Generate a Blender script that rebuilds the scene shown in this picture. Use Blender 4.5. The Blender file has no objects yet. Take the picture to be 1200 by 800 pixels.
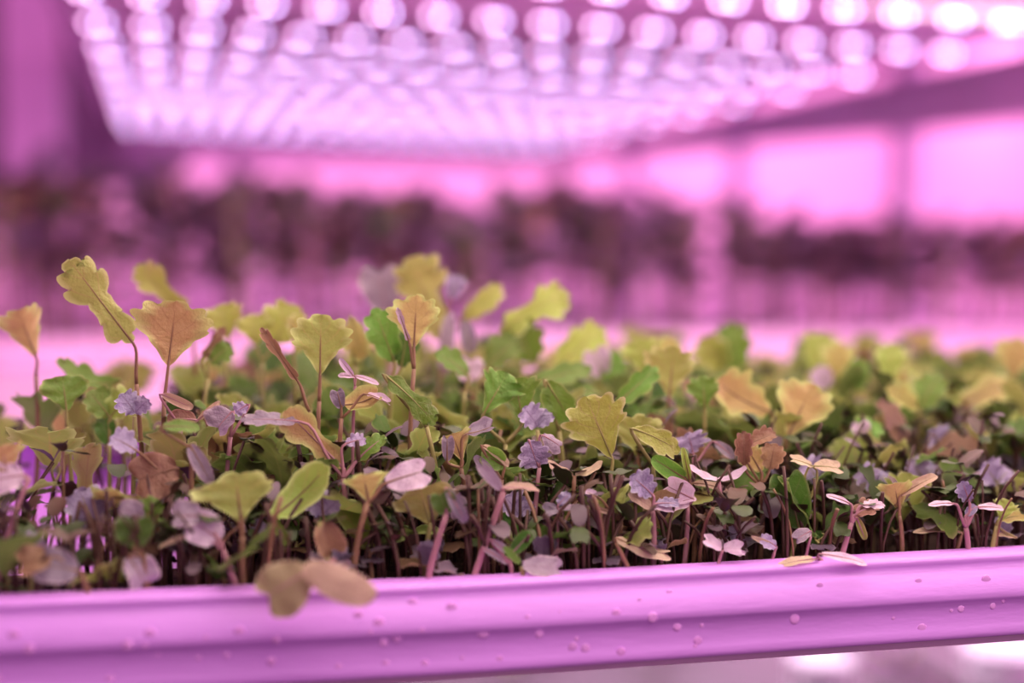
import bpy, math, random
import numpy as np
random.seed(7)
rng = np.random.default_rng(7)
sc = bpy.context.scene
COL = sc.collection
Z0 = 1.30                       # height of the front tray's rim above the floor

# ------------------------------------------------------------------ camera
F = 50.0/36.0*1200.0
PITCH, YAW, ROLL = math.radians(4.32), math.radians(13.62), math.radians(0.4)
fw = np.array([math.sin(YAW)*math.cos(PITCH), math.cos(YAW)*math.cos(PITCH), -math.sin(PITCH)])
r0 = np.array([math.cos(YAW), -math.sin(YAW), 0.0]); u0 = np.cross(r0, fw)
rt = r0*math.cos(ROLL)+u0*math.sin(ROLL); up = np.cross(rt, fw)
CAM = np.array([0.0, -0.41, 0.104])       # relative to the rim line (Z0)
cam_d = bpy.data.cameras.new('camera'); cam = bpy.data.objects.new('camera', cam_d); COL.objects.link(cam)
cam_d.sensor_width = 36; cam_d.lens = 50; cam_d.clip_start = 0.01; cam_d.clip_end = 50
cam_d.dof.use_dof = True; cam_d.dof.focus_distance = 0.468; cam_d.dof.aperture_fstop = 3.05
from mathutils import Matrix, Vector
R = Matrix(((rt[0], up[0], -fw[0]), (rt[1], up[1], -fw[1]), (rt[2], up[2], -fw[2])))
cam.matrix_world = Matrix.Translation((CAM[0], CAM[1], CAM[2]+Z0)) @ R.to_4x4()
sc.camera = cam

# ------------------------------------------------------------------ world, lights, exposure
w = bpy.data.worlds.new('aisle_glow'); sc.world = w; w.use_nodes = True
w.node_tree.nodes['Background'].inputs[0].default_value = (0.60, 0.27, 0.46, 1)
w.node_tree.nodes['Background'].inputs[1].default_value = 0.16
sc.view_settings.view_transform = 'Standard'; sc.view_settings.look = 'None'
sc.view_settings.exposure = 0.0; sc.view_settings.gamma = 1.0; sc.view_settings.use_curve_mapping = False
sc.cycles.max_bounces = 6; sc.cycles.diffuse_bounces = 3; sc.cycles.glossy_bounces = 2
sc.cycles.transmission_bounces = 3; sc.cycles.sample_clamp_indirect = 4.0
sc.cycles.caustics_reflective = False; sc.cycles.caustics_refractive = False

def area(name, loc, target, sx, sy, energy, color, spread=180):
    l = bpy.data.lights.new(name, 'AREA'); l.shape = 'RECTANGLE'; l.size = sx; l.size_y = sy
    l.energy = energy; l.color = color; l.spread = math.radians(spread)
    o = bpy.data.objects.new(name, l); COL.objects.link(o)
    o.location = (loc[0], loc[1], loc[2]+Z0)
    dv = Vector(target)-Vector(loc)
    o.rotation_euler = dv.to_track_quat('-Z', 'Y').to_euler()
    return o
KEY = (1.0, 0.84, 0.70)
area('front_fill', (0.5, -1.8, 0.55), (0.2, 0.0, 0.0), 2.4, 0.5, 9.0, (1.0, 0.58, 0.88))  # unseen fill added behind the camera to brighten rim and leaf fronts
area('back_wall_fill', (1.2, 4.6, 1.0), (1.2, 5.6, 0.0), 4.5, 0.3, 62.0, (1.0, 0.38, 0.74))  # added lamp hidden above the reflector, brightening the back wall
area('right_wall_fill', (2.2, 3.2, 1.2), (3.2, 3.2, 0.0), 3.0, 0.3, 45.0, (1.0, 0.38, 0.74))  # likewise added out of view to light the right wall
area('post_fill', (2.2, 0.1, 0.30), (1.0, 1.8, 0.2), 0.8, 0.4, 22.0, (1.0, 0.45, 0.88))  # added off-frame fill aimed at the rack posts
area('right_side_fill', (2.1, 1.1, 0.45), (0.5, 1.3, 0.0), 1.0, 0.3, 9.0, (1.0, 0.35, 0.80))  # added side fill from the right for shelf and back tray
area('left_side_fill', (-1.2, 0.7, 0.40), (0.1, 1.7, 0.05), 1.2, 0.3, 12.0, (1.0, 0.35, 0.80))  # matching added fill from the left, also out of frame
area('lower_tier_lamp', (0.9, 1.5, -0.08), (0.9, 1.5, -0.5), 1.2, 0.8, 17.0, (1.0, 0.78, 0.95))
HL = 0.25                       # left end of the light bars above the camera
def panel_z(x): return CAM[2]+HL-(x+0.0835)*0.0272/0.96
for k in range(8):              # diffuse strips for out-of-frame bars over the tray; frontmost added to brighten its rim
    yb = 0.85-0.21*k+0.02
    area('strip_light', (0.40, yb, panel_z(0.40)-0.014), (0.40, yb, -1), 0.96, 0.03, (1.7, 1.1, 1.2, 1.6, 2.0, 1.9, 1.4, 1.2)[k], KEY)

# ------------------------------------------------------------------ pixel helpers (1200 x 800)
def ray(x, y):
    return fw+(x-600)/F*rt-(y-400)/F*up
def at(x, y, e):
    v = ray(x, y); t = (e-CAM[1])/v[1]
    return CAM+t*v
def mpp(x, y, e):
    v = ray(x, y); return (e-CAM[1])/v[1]/F
def at_z(x, y, z):
    v = ray(x, y); t = (z-CAM[2])/v[2]
    return CAM+t*v

# ------------------------------------------------------------------ object helpers
def tag(o, label=None, cat=None, group=None, kind=None):
    if label: o['label'] = label
    if cat: o['category'] = cat
    if group: o['group'] = group
    if kind: o['kind'] = kind
    return o
def empty(name, loc):
    o = bpy.data.objects.new(name, None); COL.objects.link(o)
    o.empty_display_size = 0.01
    o.location = (loc[0], loc[1], loc[2]+Z0)
    return o
def mesh(name, V, Fc, mats, UV=None, smooth=True, mi=None):
    me = bpy.data.meshes.new(name)
    me.from_pydata([tuple(map(float, v)) for v in V], [], [tuple(map(int, f)) for f in Fc])
    for m in (mats if isinstance(mats, (list, tuple)) else [mats]): me.materials.append(m)
    if smooth: me.polygons.foreach_set('use_smooth', [True]*len(me.polygons))
    if mi is not None: me.polygons.foreach_set('material_index', list(map(int, mi)))
    if UV is not None:
        uv = me.uv_layers.new(name='UVMap')
        idx = np.empty(len(me.loops), dtype=np.int32); me.loops.foreach_get('vertex_index', idx)
        uv.data.foreach_set('uv', np.asarray(UV, dtype=np.float32)[idx].ravel())
    me.update()
    return me
def put(name, me, parent=None, loc=None):
    o = bpy.data.objects.new(name, me); COL.objects.link(o)
    if parent is not None: o.parent = parent
    if loc is not None: o.location = loc
    return o
class MB:
    def __init__(s): s.V = []; s.F = []; s.m = []; s.n = 0
    def add(s, V, Fc, m=0):
        s.V.append(np.asarray(V, float)); s.F += [tuple(i+s.n for i in f) for f in Fc]
        s.m += [m]*len(Fc); s.n += len(V)
    def box(s, lo, hi, m=0):
        x0, y0, z0 = lo; x1, y1, z1 = hi
        V = [(x0,y0,z0),(x1,y0,z0),(x1,y1,z0),(x0,y1,z0),(x0,y0,z1),(x1,y0,z1),(x1,y1,z1),(x0,y1,z1)]
        s.add(V, [(0,3,2,1),(4,5,6,7),(0,1,5,4),(1,2,6,5),(2,3,7,6),(3,0,4,7)], m)
    def tube(s, P, r, k=6, m=0, cap=True):
        V, Fc = tube_vf(P, r, k, cap); s.add(V, Fc, m)
    def build(s, name, mats, parent=None, loc=None, smooth=False, bevel=0):
        me = mesh(name, np.vstack(s.V), s.F, mats, smooth=smooth, mi=s.m)
        o = put(name, me, parent, loc)
        if bevel:
            b = o.modifiers.new('bevel', 'BEVEL'); b.width = bevel; b.segments = 2; b.limit_method = 'ANGLE'
        return o
def tube_vf(P, r, k=6, cap=True):
    P = np.asarray(P, float); n = len(P)
    r = np.full(n, r) if np.isscalar(r) else np.asarray(r, float)
    T = np.gradient(P, axis=0); T /= np.linalg.norm(T, axis=1)[:, None]+1e-12
    ref = np.array([1.0, 0.1, 0.0]) if abs(T[0][0]) < .8 else np.array([0, 1.0, 0.1])
    V = []
    for i in range(n):
        a = np.cross(T[i], ref); a /= np.linalg.norm(a); b = np.cross(T[i], a)
        for j in range(k):
            q = 2*math.pi*j/k; V.append(P[i]+r[i]*(math.cos(q)*a+math.sin(q)*b))
    Fc = [(i*k+j, i*k+(j+1) % k, (i+1)*k+(j+1) % k, (i+1)*k+j) for i in range(n-1) for j in range(k)]
    if cap: Fc += [tuple(range(k))[::-1], tuple((n-1)*k+j for j in range(k))]
    return V, Fc
def bez(a, b, c, d, n=8):
    t = np.linspace(0, 1, n)[:, None]; a, b, c, d = map(lambda q: np.asarray(q, float), (a, b, c, d))
    return a*(1-t)**3+3*b*t*(1-t)**2+3*c*t*t*(1-t)+d*t**3

# ------------------------------------------------------------------ materials
def base_mat(name):
    m = bpy.data.materials.new(name); m.use_nodes = True
    return m, m.node_tree.nodes, m.node_tree.links, m.node_tree.nodes['Principled BSDF']
def simple(name, col, rough=.5, metal=0, noise=0.0, nscale=30, bump=0.0, bscale=200, col2=None, spec=.5, stretch=None):
    m, N, L, b = base_mat(name)
    b.inputs['Roughness'].default_value = rough; b.inputs['Metallic'].default_value = metal
    b.inputs['Specular IOR Level'].default_value = spec
    tc = N.new('ShaderNodeTexCoord'); src = tc.outputs['Object']
    if stretch:
        mp = N.new('ShaderNodeMapping'); mp.inputs['Scale'].default_value = stretch
        L.new(src, mp.inputs[0]); src = mp.outputs[0]
    nz = N.new('ShaderNodeTexNoise'); nz.inputs['Scale'].default_value = nscale; nz.inputs['Detail'].default_value = 4
    L.new(src, nz.inputs['Vector'])
    r = N.new('ShaderNodeValToRGB')
    c2 = col2 if col2 else tuple(c*(1-noise) for c in col)
    r.color_ramp.elements[0].position = .35; r.color_ramp.elements[1].position = .65
    r.color_ramp.elements[0].color = (*c2, 1); r.color_ramp.elements[1].color = (*col, 1)
    L.new(nz.outputs[0], r.inputs[0]); L.new(r.outputs[0], b.inputs['Base Color'])
    if bump:
        n2 = N.new('ShaderNodeTexNoise'); n2.inputs['Scale'].default_value = bscale
        L.new(src, n2.inputs['Vector'])
        bp = N.new('ShaderNodeBump'); bp.inputs['Strength'].default_value = bump; bp.inputs['Distance'].default_value = .001
        L.new(n2.outputs[0], bp.inputs['Height']); L.new(bp.outputs[0], b.inputs['Normal'])
    return m
def glow(name, col, s):
    m, N, L, b = base_mat(name)
    b.inputs['Base Color'].default_value = (.8, .8, .8, 1)
    b.inputs['Emission Color'].default_value = (*col, 1); b.inputs['Emission Strength'].default_value = s
    return m
def leaf_mat(name, top, under, vein, edge, rough=.42, trans=.35, var=.25, ew=.84, spec=.5):
    m, N, L, b = base_mat(name)
    out = N['Material Output']
    uv = N.new('ShaderNodeUVMap'); sx = N.new('ShaderNodeSeparateXYZ'); L.new(uv.outputs[0], sx.inputs[0])
    def M(op, a, b2=None, c=None):
        n = N.new('ShaderNodeMath'); n.operation = op
        for i, q in enumerate((a, b2, c)):
            if q is None: continue
            if isinstance(q, (int, float)): n.inputs[i].default_value = q
            else: L.new(q, n.inputs[i])
        return n.outputs[0]
    u = M('MULTIPLY', M('ABSOLUTE', M('SUBTRACT', sx.outputs[0], .5)), 2.0)
    v = sx.outputs[1]
    mid = M('LESS_THAN', u, M('MULTIPLY', M('SUBTRACT', 1.15, v), .07))
    ph = M('FRACT', M('MULTIPLY', M('SUBTRACT', v, M('MULTIPLY', u, .28)), 5.0))
    side = M('MULTIPLY', M('LESS_THAN', M('ABSOLUTE', M('SUBTRACT', ph, .5)), .055), M('LESS_THAN', u, .8))
    veinf = M('MAXIMUM', mid, M('MULTIPLY', side, .6))
    g = N.new('ShaderNodeNewGeometry'); oi = N.new('ShaderNodeObjectInfo')
    def mix(f, a, c):
        n = N.new('ShaderNodeMix'); n.data_type = 'RGBA'
        for s_, q in ((0, f), (6, a), (7, c)):
            if isinstance(q, tuple): n.inputs[s_].default_value = (*q, 1)
            elif isinstance(q, (int, float)): n.inputs[s_].default_value = q
            else: L.new(q, n.inputs[s_])
        return n.outputs[2]
    tc = N.new('ShaderNodeTexCoord')
    nz = N.new('ShaderNodeTexNoise'); nz.inputs['Scale'].default_value = 160; nz.inputs['Detail'].default_value = 5
    L.new(tc.outputs['Object'], nz.inputs['Vector'])
    col = mix(g.outputs['Backfacing'], top, under)
    col = mix(M('MULTIPLY', nz.outputs[0], .55), col, mix(.5, under, vein))
    col = mix(M('MULTIPLY', veinf, .55), col, vein)
    e = N.new('ShaderNodeMapRange'); e.inputs[1].default_value = ew; e.inputs[2].default_value = 1.0
    L.new(u, e.inputs[0])
    col = mix(M('MULTIPLY', e.outputs[0], .8), col, edge)
    hs = N.new('ShaderNodeHueSaturation')
    L.new(M('ADD', M('MULTIPLY', oi.outputs['Random'], 2*var), 1-var), hs.inputs['Value'])
    L.new(M('ADD', M('MULTIPLY', oi.outputs['Random'], .04), .48), hs.inputs['Hue'])
    L.new(col, hs.inputs['Color']); col = hs.outputs[0]
    L.new(col, b.inputs['Base Color'])
    b.inputs['Roughness'].default_value = rough; b.inputs['Specular IOR Level'].default_value = spec
    bp = N.new('ShaderNodeBump'); bp.inputs['Strength'].default_value = .8; bp.inputs['Distance'].default_value = .0006
    n3 = N.new('ShaderNodeTexNoise'); n3.inputs['Scale'].default_value = 900; L.new(tc.outputs['Object'], n3.inputs['Vector'])
    L.new(M('SUBTRACT', M('ADD', n3.outputs[0], M('MULTIPLY', nz.outputs[0], 2.0)), M('MULTIPLY', veinf, 1.5)), bp.inputs['Height']); L.new(bp.outputs[0], b.inputs['Normal'])
    tr = N.new('ShaderNodeBsdfTranslucent'); L.new(col, tr.inputs['Color'])
    mx = N.new('ShaderNodeMixShader'); mx.inputs[0].default_value = trans
    L.new(b.outputs[0], mx.inputs[1]); L.new(tr.outputs[0], mx.inputs[2]); L.new(mx.outputs[0], out.inputs['Surface'])
    return m

MT = {
 'lime':  leaf_mat('leaf_lime', (.42,.52,.08), (.46,.47,.12), (.58,.44,.18), (.80,.80,.42)),
 'olive': leaf_mat('leaf_olive', (.36,.50,.08), (.40,.47,.11), (.50,.36,.14), (.70,.76,.30), var=.15, ew=.7),
 'tan':   leaf_mat('leaf_tan', (.48,.42,.12), (.60,.44,.17), (.42,.24,.11), (.62,.74,.24), var=.12, ew=.5),
 'green': leaf_mat('leaf_green', (.15,.33,.035), (.18,.27,.06), (.30,.34,.10), (.46,.52,.18)),
 'deep':  leaf_mat('leaf_deep_green', (.07,.20,.02), (.09,.16,.03), (.16,.18,.06), (.24,.28,.10)),
 'mauve': leaf_mat('leaf_mauve', (.34,.27,.38), (.38,.26,.24), (.26,.14,.22), (.66,.50,.56), rough=.30, trans=.2),  # lilac sheen reflected from the LEDs is put into the top colour
 'pale':  leaf_mat('leaf_pale_pink', (.80,.62,.82), (.72,.48,.44), (.62,.36,.52), (.95,.72,.86), rough=.35, trans=.25, var=.1),
 'taupe': leaf_mat('leaf_taupe', (.62,.46,.32), (.66,.48,.34), (.50,.32,.24), (.78,.58,.44), rough=.5, trans=.25, var=.1),
 'violet':leaf_mat('leaf_violet', (.34,.28,.46), (.28,.21,.32), (.14,.05,.14), (.56,.50,.62), rough=.33, trans=.12, var=.15),
 'drab': leaf_mat('leaf_drab', (.38,.33,.16), (.40,.33,.18), (.36,.26,.16), (.55,.45,.28), rough=.5, var=.1),
 'brown': leaf_mat('leaf_brown', (.36,.20,.12), (.42,.24,.13), (.24,.10,.08), (.66,.42,.28), trans=.25),
 'plum':  leaf_mat('leaf_plum', (.11,.055,.075), (.13,.065,.08), (.12,.04,.08), (.12,.07,.11), rough=.35, trans=.2),
 'plumgreen': leaf_mat('leaf_plum_green', (.12,.10,.075), (.13,.10,.08), (.12,.08,.07), (.14,.11,.1), rough=.35, trans=.2),
 'lilac': leaf_mat('leaf_lilac', (.34,.24,.36), (.28,.19,.30), (.3,.16,.3), (.6,.45,.6), rough=.35, trans=.2),
}
STEM_BROWN = simple('stem_brown', (.29,.15,.085), .5, noise=.35, nscale=80)
STEM_PINK = simple('stem_pink', (.46,.21,.26), .4, noise=.3, nscale=80)
STEM_GREEN = simple('stem_green', (.34,.30,.10), .5, noise=.3, nscale=80)
STEM_DARK = simple('stem_dark', (.10,.040,.03), .6, noise=.4, nscale=80)
ST = {'b': STEM_BROWN, 'p': STEM_PINK, 'g': STEM_GREEN, 'd': STEM_DARK}
WHITE = simple('white_shelf_pink_lit', (.90,.60,.84), .35, noise=.08, nscale=12)  # white boards and trays; pink lamp light mixed into the base colour
TRAYM = simple('tray_plastic_pink_lit', (.74,.30,.95), .45, noise=.10, nscale=40, bump=.15, bscale=500, stretch=(.25,1,1))  # pink light on the white plastic put into its base colour
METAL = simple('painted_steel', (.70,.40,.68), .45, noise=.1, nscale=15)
DARKM = simple('dark_steel', (.26,.14,.26), .5, noise=.2, nscale=15)
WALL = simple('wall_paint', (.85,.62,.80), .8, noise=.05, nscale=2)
FLOORM = simple('floor_concrete', (.40,.30,.38), .6, noise=.3, nscale=4)
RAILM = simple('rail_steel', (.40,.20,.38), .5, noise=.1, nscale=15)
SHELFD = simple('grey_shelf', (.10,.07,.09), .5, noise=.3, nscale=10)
SOIL = simple('growing_medium', (.10,.05,.035), .9, noise=.6, nscale=300, bump=1.0, bscale=700)

# ------------------------------------------------------------------ the room
def struct(name, lo, hi, m):
    b = MB(); b.box([lo[i] for i in range(3)], [hi[i] for i in range(3)])
    o = b.build(name, m); o.location.z = Z0; o['kind'] = 'structure'; return o
struct('floor', (-2.6, -3.0, -1.34), (3.3, 5.7, -1.30), FLOORM)
struct('ceiling', (-2.6, -3.0, 1.70), (3.3, 5.7, 1.74), WALL)
struct('wall_back', (-2.6, 5.6, -1.30), (3.3, 5.7, 1.70), WALL)
struct('wall_left', (-2.6, -3.0, -1.30), (-2.5, 5.6, 1.70), WALL)
struct('wall_right', (3.2, -3.0, -1.30), (3.3, 5.6, 1.70), WALL)

# ------------------------------------------------------------------ the rack: shelves, posts, beams
rack = empty('growing_rack', (0.4, 1.7, -1.30))
tag(rack, 'pale pink painted rack frame of slender posts and beams behind the plants', 'rack')
def rp(name, lo, hi, m, bevel=.0):
    b = MB(); l = rack.location
    b.box((lo[0]-l.x, lo[1]-l.y, lo[2]+Z0-l.z), (hi[0]-l.x, hi[1]-l.y, hi[2]+Z0-l.z))
    return b.build(name, m, rack, bevel=bevel)
def shelf(lo, hi, lab, m=WHITE):
    c = [(lo[i]+hi[i])/2 for i in (0, 1)]
    b = MB(); b.box((lo[0]-c[0], lo[1]-c[1], 0), (hi[0]-c[0], hi[1]-c[1], hi[2]-lo[2]))
    tag(b.build('shelf', m, None, (c[0], c[1], lo[2]+Z0), bevel=.001), lab, 'shelf')
shelf((-.35, .012, -.0335), (.980, 1.80, -.0275), 'white shelf board, tinted as if pink-lit, the front tray and the back tray stand on')
shelf((1.022, .30, -.0335), (1.60, 1.80, -.0275), 'white shelf board, tinted as if pink-lit, beyond the slender posts at right')
shelf((-.145, 2.0, -.0335), (.980, 3.0, -.0275), 'far blurred shelf board behind the back tray, under the end of the light bars')
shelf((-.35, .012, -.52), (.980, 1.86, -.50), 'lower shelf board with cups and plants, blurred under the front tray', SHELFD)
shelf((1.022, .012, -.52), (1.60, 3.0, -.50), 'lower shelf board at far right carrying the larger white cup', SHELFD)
rp('cross_beam', (-.10, 3.02, .270), (.984, 3.06, .345), RAILM)
rp('end_panel', (-.50, 3.10, .20), (.02, 3.13, .75), DARKM)
b = MB(); l = rack.location                        # side rail, rising slightly to the back
V = [(x, y, z) for (y, z0, z1) in ((.6, .232, .321), (3.0, .278, .321)) for z in (z0, z1) for x in (.970, .985)]
V = [(p-l.x, q-l.y, r+Z0-l.z) for p, q, r in V]
b.add(V, [(0,1,3,2),(4,6,7,5),(0,4,5,1),(2,3,7,6),(0,2,6,4),(1,5,7,3)])
b.build('side_rail', RAILM, rack)
for k, yp in enumerate((.80, 1.40, 2.00, 2.60)):
    rp('post', (.985, yp-.016, -1.30), (1.017, yp+.016, .75), METAL, .003)
rp('post', (-.24, 1.88, -1.30), (-.155, 1.94, .75), METAL, .003)
# the reflector plate that carries the light bars, tilted like them
b = MB(); x0, x1 = -.125, .968
V = [(x, y, panel_z(x)+dz) for dz in (.0135, .020) for y in (-.05, 3.42) for x in (x0, x1)]
l = rack.location
V = [(a-l.x, c-l.y, d+Z0-l.z) for a, c, d in V]
b.add(V, [(0,1,3,2),(4,6,7,5),(0,4,5,1),(2,3,7,6),(0,2,6,4),(1,5,7,3)])
PANELM = simple('reflector_panel', (.74,.46,.80), .5, noise=.06, nscale=8)  # lilac LED glare put into the panel's base colour
o = b.build('reflector_panel', PANELM, None, tuple(rack.location)); tag(o, 'reflector panel with LED glare in its colour, above the rows of light bars', 'panel')

# ------------------------------------------------------------------ LED light bars
LED_PINK = glow('led_pink', (.95, .50, .90), 17.0)
LED_VIOLET = glow('led_violet', (.62, .48, 1.0), 19.0)
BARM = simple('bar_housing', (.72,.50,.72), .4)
def dome(r, h, n=10, k=3):
    V = []; Fc = []
    for i in range(k):
        a = math.pi/2*i/k
        V += [(r*math.cos(a)*math.cos(2*math.pi*j/n), r*math.cos(a)*math.sin(2*math.pi*j/n), -h*math.sin(a)) for j in range(n)]
    V.append((0, 0, -h))
    for i in range(k-1):
        Fc += [(i*n+j, (i+1)*n+j, (i+1)*n+(j+1) % n, i*n+(j+1) % n) for j in range(n)]
    Fc += [((k-1)*n+j, k*n, (k-1)*n+(j+1) % n) for j in range(n)]
    Fc.append(tuple(range(n)))
    return V, Fc
dV, dF = dome(.0036, .0046)
led_p = mesh('led', dV, dF, LED_PINK); led_v = mesh('led', dV, dF, LED_VIOLET)
hb = MB(); hb.box((0, -.016, .0), (.98, .016, .012)); hb.box((0, -.011, .012), (.98, .011, .020))
housing_me = mesh('housing', np.vstack(hb.V), hb.F, BARM, smooth=False)
ords = ['nearest', 'second', 'third', 'fourth', 'fifth', 'sixth', 'seventh', 'eighth', 'ninth', 'tenth', 'farthest']
tilt = math.atan(0.0272/0.96)
barY = [y-.41 for y in (1.29, 1.508, 1.735, 1.945, 2.15, 2.36, 2.57, 2.78, 2.99, 3.19, 3.36)]
def light_bar(y, label, group):
    t = empty('led_light_bar', (-.0935, y, panel_z(-.0935)-.008)); t.rotation_euler = (0, tilt, 0)
    tag(t, label, 'light', group)
    put('housing', housing_me, t)
    sl = bpy.data.lights.new('bar_light', 'AREA'); sl.shape = 'RECTANGLE'; sl.size = .90; sl.size_y = .02; sl.energy = .32; sl.color = (1.0, .46, .86)
    so = put('bar_light', sl, t, (.48, 0, -.002))
    for k in range(17):
        put('led', led_p, t, (.010+.06*k-.0065+.0065, 0, 0)); put('led', led_v, t, (.010+.06*k+.0130, 0, 0))
    return t
for k, y in enumerate(barY):
    lab = ords[k]+' of the overhead LED light bars, counted from the front, glowing lilac' if k < 10 else \
          'farthest overhead LED light bar, glowing lilac along the back beam'
    light_bar(y, lab, 'overhead LED light bars')
plug = empty('cable_plug', tuple(at(583, 176, 3.0)))
tag(plug, 'small dark plug hanging under the far end of the light bars', 'plug')
b = MB(); b.box((-.024, -.012, -.012), (.030, .012, .014)); b.box((.030, -.008, -.004), (.042, .008, .010))
b.build('plug_body', simple('black_rubber', (.03,.035,.025), .6), plug, bevel=.004)
b = MB(); b.tube(bez((-.02, 0, 0), (-.05, 0, .0), (-.05, 0, .04), (-.04, 0, .075), 10), .004)
b.build('cable', simple('grey_cable', (.2,.2,.18), .6), plug, smooth=True)

# ------------------------------------------------------------------ front tray
TW0, TW1, TD = -.33, .62, .345
def bow(x): return .0016*max(0.0, (.10-x)/.15)**1.5 if x < .10 else .0006*((x-.10)/.17)
prof = [(.014,-.0012),(.010,-.0004),(.0035,0),(.0008,0),(-.0004,-.0005),(-.0007,-.0014),(-.0005,-.0024),(-.0002,-.0031),
        (-.0006,-.0042),(-.0022,-.0064),(-.0034,-.0090),(-.0042,-.0115),(-.0044,-.0132),(-.0038,-.0142),(-.0030,-.0148),
        (-.0027,-.0190),(-.0025,-.0226),(-.0029,-.0234),(-.0031,-.0252),(-.0030,-.0266),(-.0020,-.0271),(.004,-.0272),(.014,-.0272)]
tray = empty('seedling_tray', (.145, .17, -.0272))
tag(tray, 'long white plastic tray coloured as if pink-lit, with a stepped front rim, full of seedlings', 'tray')
def rim_mesh(flipY=False):
    xs = np.linspace(TW0, TW1, 61); V = []; UVs = []
    for x in xs:
        for (py, pz) in prof:
            y = py if not flipY else TD-py
            V.append((x-.145, y-.17, pz+bow(x)*(1 if pz > -.026 else 1)+.0272))
    n = len(prof)
    Fc = [(i*n+j, i*n+j+1, (i+1)*n+j+1, (i+1)*n+j) for i in range(60) for j in range(n-1)]
    if flipY: Fc = [f[::-1] for f in Fc]
    return V, Fc
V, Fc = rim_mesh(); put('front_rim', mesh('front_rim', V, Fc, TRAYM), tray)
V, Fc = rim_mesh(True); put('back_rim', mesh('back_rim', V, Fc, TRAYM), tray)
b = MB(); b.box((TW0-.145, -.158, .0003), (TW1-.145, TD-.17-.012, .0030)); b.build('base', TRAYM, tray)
for x in (TW0-.145-.004, TW1-.145):
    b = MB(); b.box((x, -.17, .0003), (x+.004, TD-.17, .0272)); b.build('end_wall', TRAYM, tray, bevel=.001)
# water drops and specks dried on the rim
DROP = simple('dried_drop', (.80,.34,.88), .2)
for i in range(60):
    x = rng.uniform(-.06, .29); q = rng.uniform(0, 1); r = rng.uniform(.0005, .0018)
    z = -.0050-q*.0185
    yy = np.interp(-z, [-a[1] for a in prof[3:]], [a[0] for a in prof[3:]])
    V, Fc = dome(r, r*.16, 12, 3); V = [(vx, vz*1.0, vy) for vx, vy, vz in V]
    o = put('dried_drop', mesh('dried_drop', V, [f[::-1] for f in Fc], DROP), tray, (x-.145, yy-.17, z+bow(x)+.0272))
# growing mat
xs = np.linspace(TW0+.006, TW1-.006, 90); ys = np.linspace(.010, TD-.012, 34); V = []
for i, x in enumerate(xs):
    for j, y in enumerate(ys):
        edge = i in (0, 89) or j in (0, 33)
        V.append((x-.145, y-.17, (-.0075+rng.uniform(-.0015, .0015) if not edge else -.024)))
Fc = [(i*34+j, (i+1)*34+j, (i+1)*34+j+1, i*34+j+1) for i in range(89) for j in range(33)
      if not ((xs[i]/(ys[j]+.41)+.11)/.77 < .15+.02*math.sin(40*ys[j]) and ys[j] > .062)]
mat_o = put('growing_mat', mesh('growing_mat', V, Fc, SOIL), None, (.145, .17, Z0))
tag(mat_o, 'dark brown growing mat filling the front tray under the seedlings', 'mat')

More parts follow.
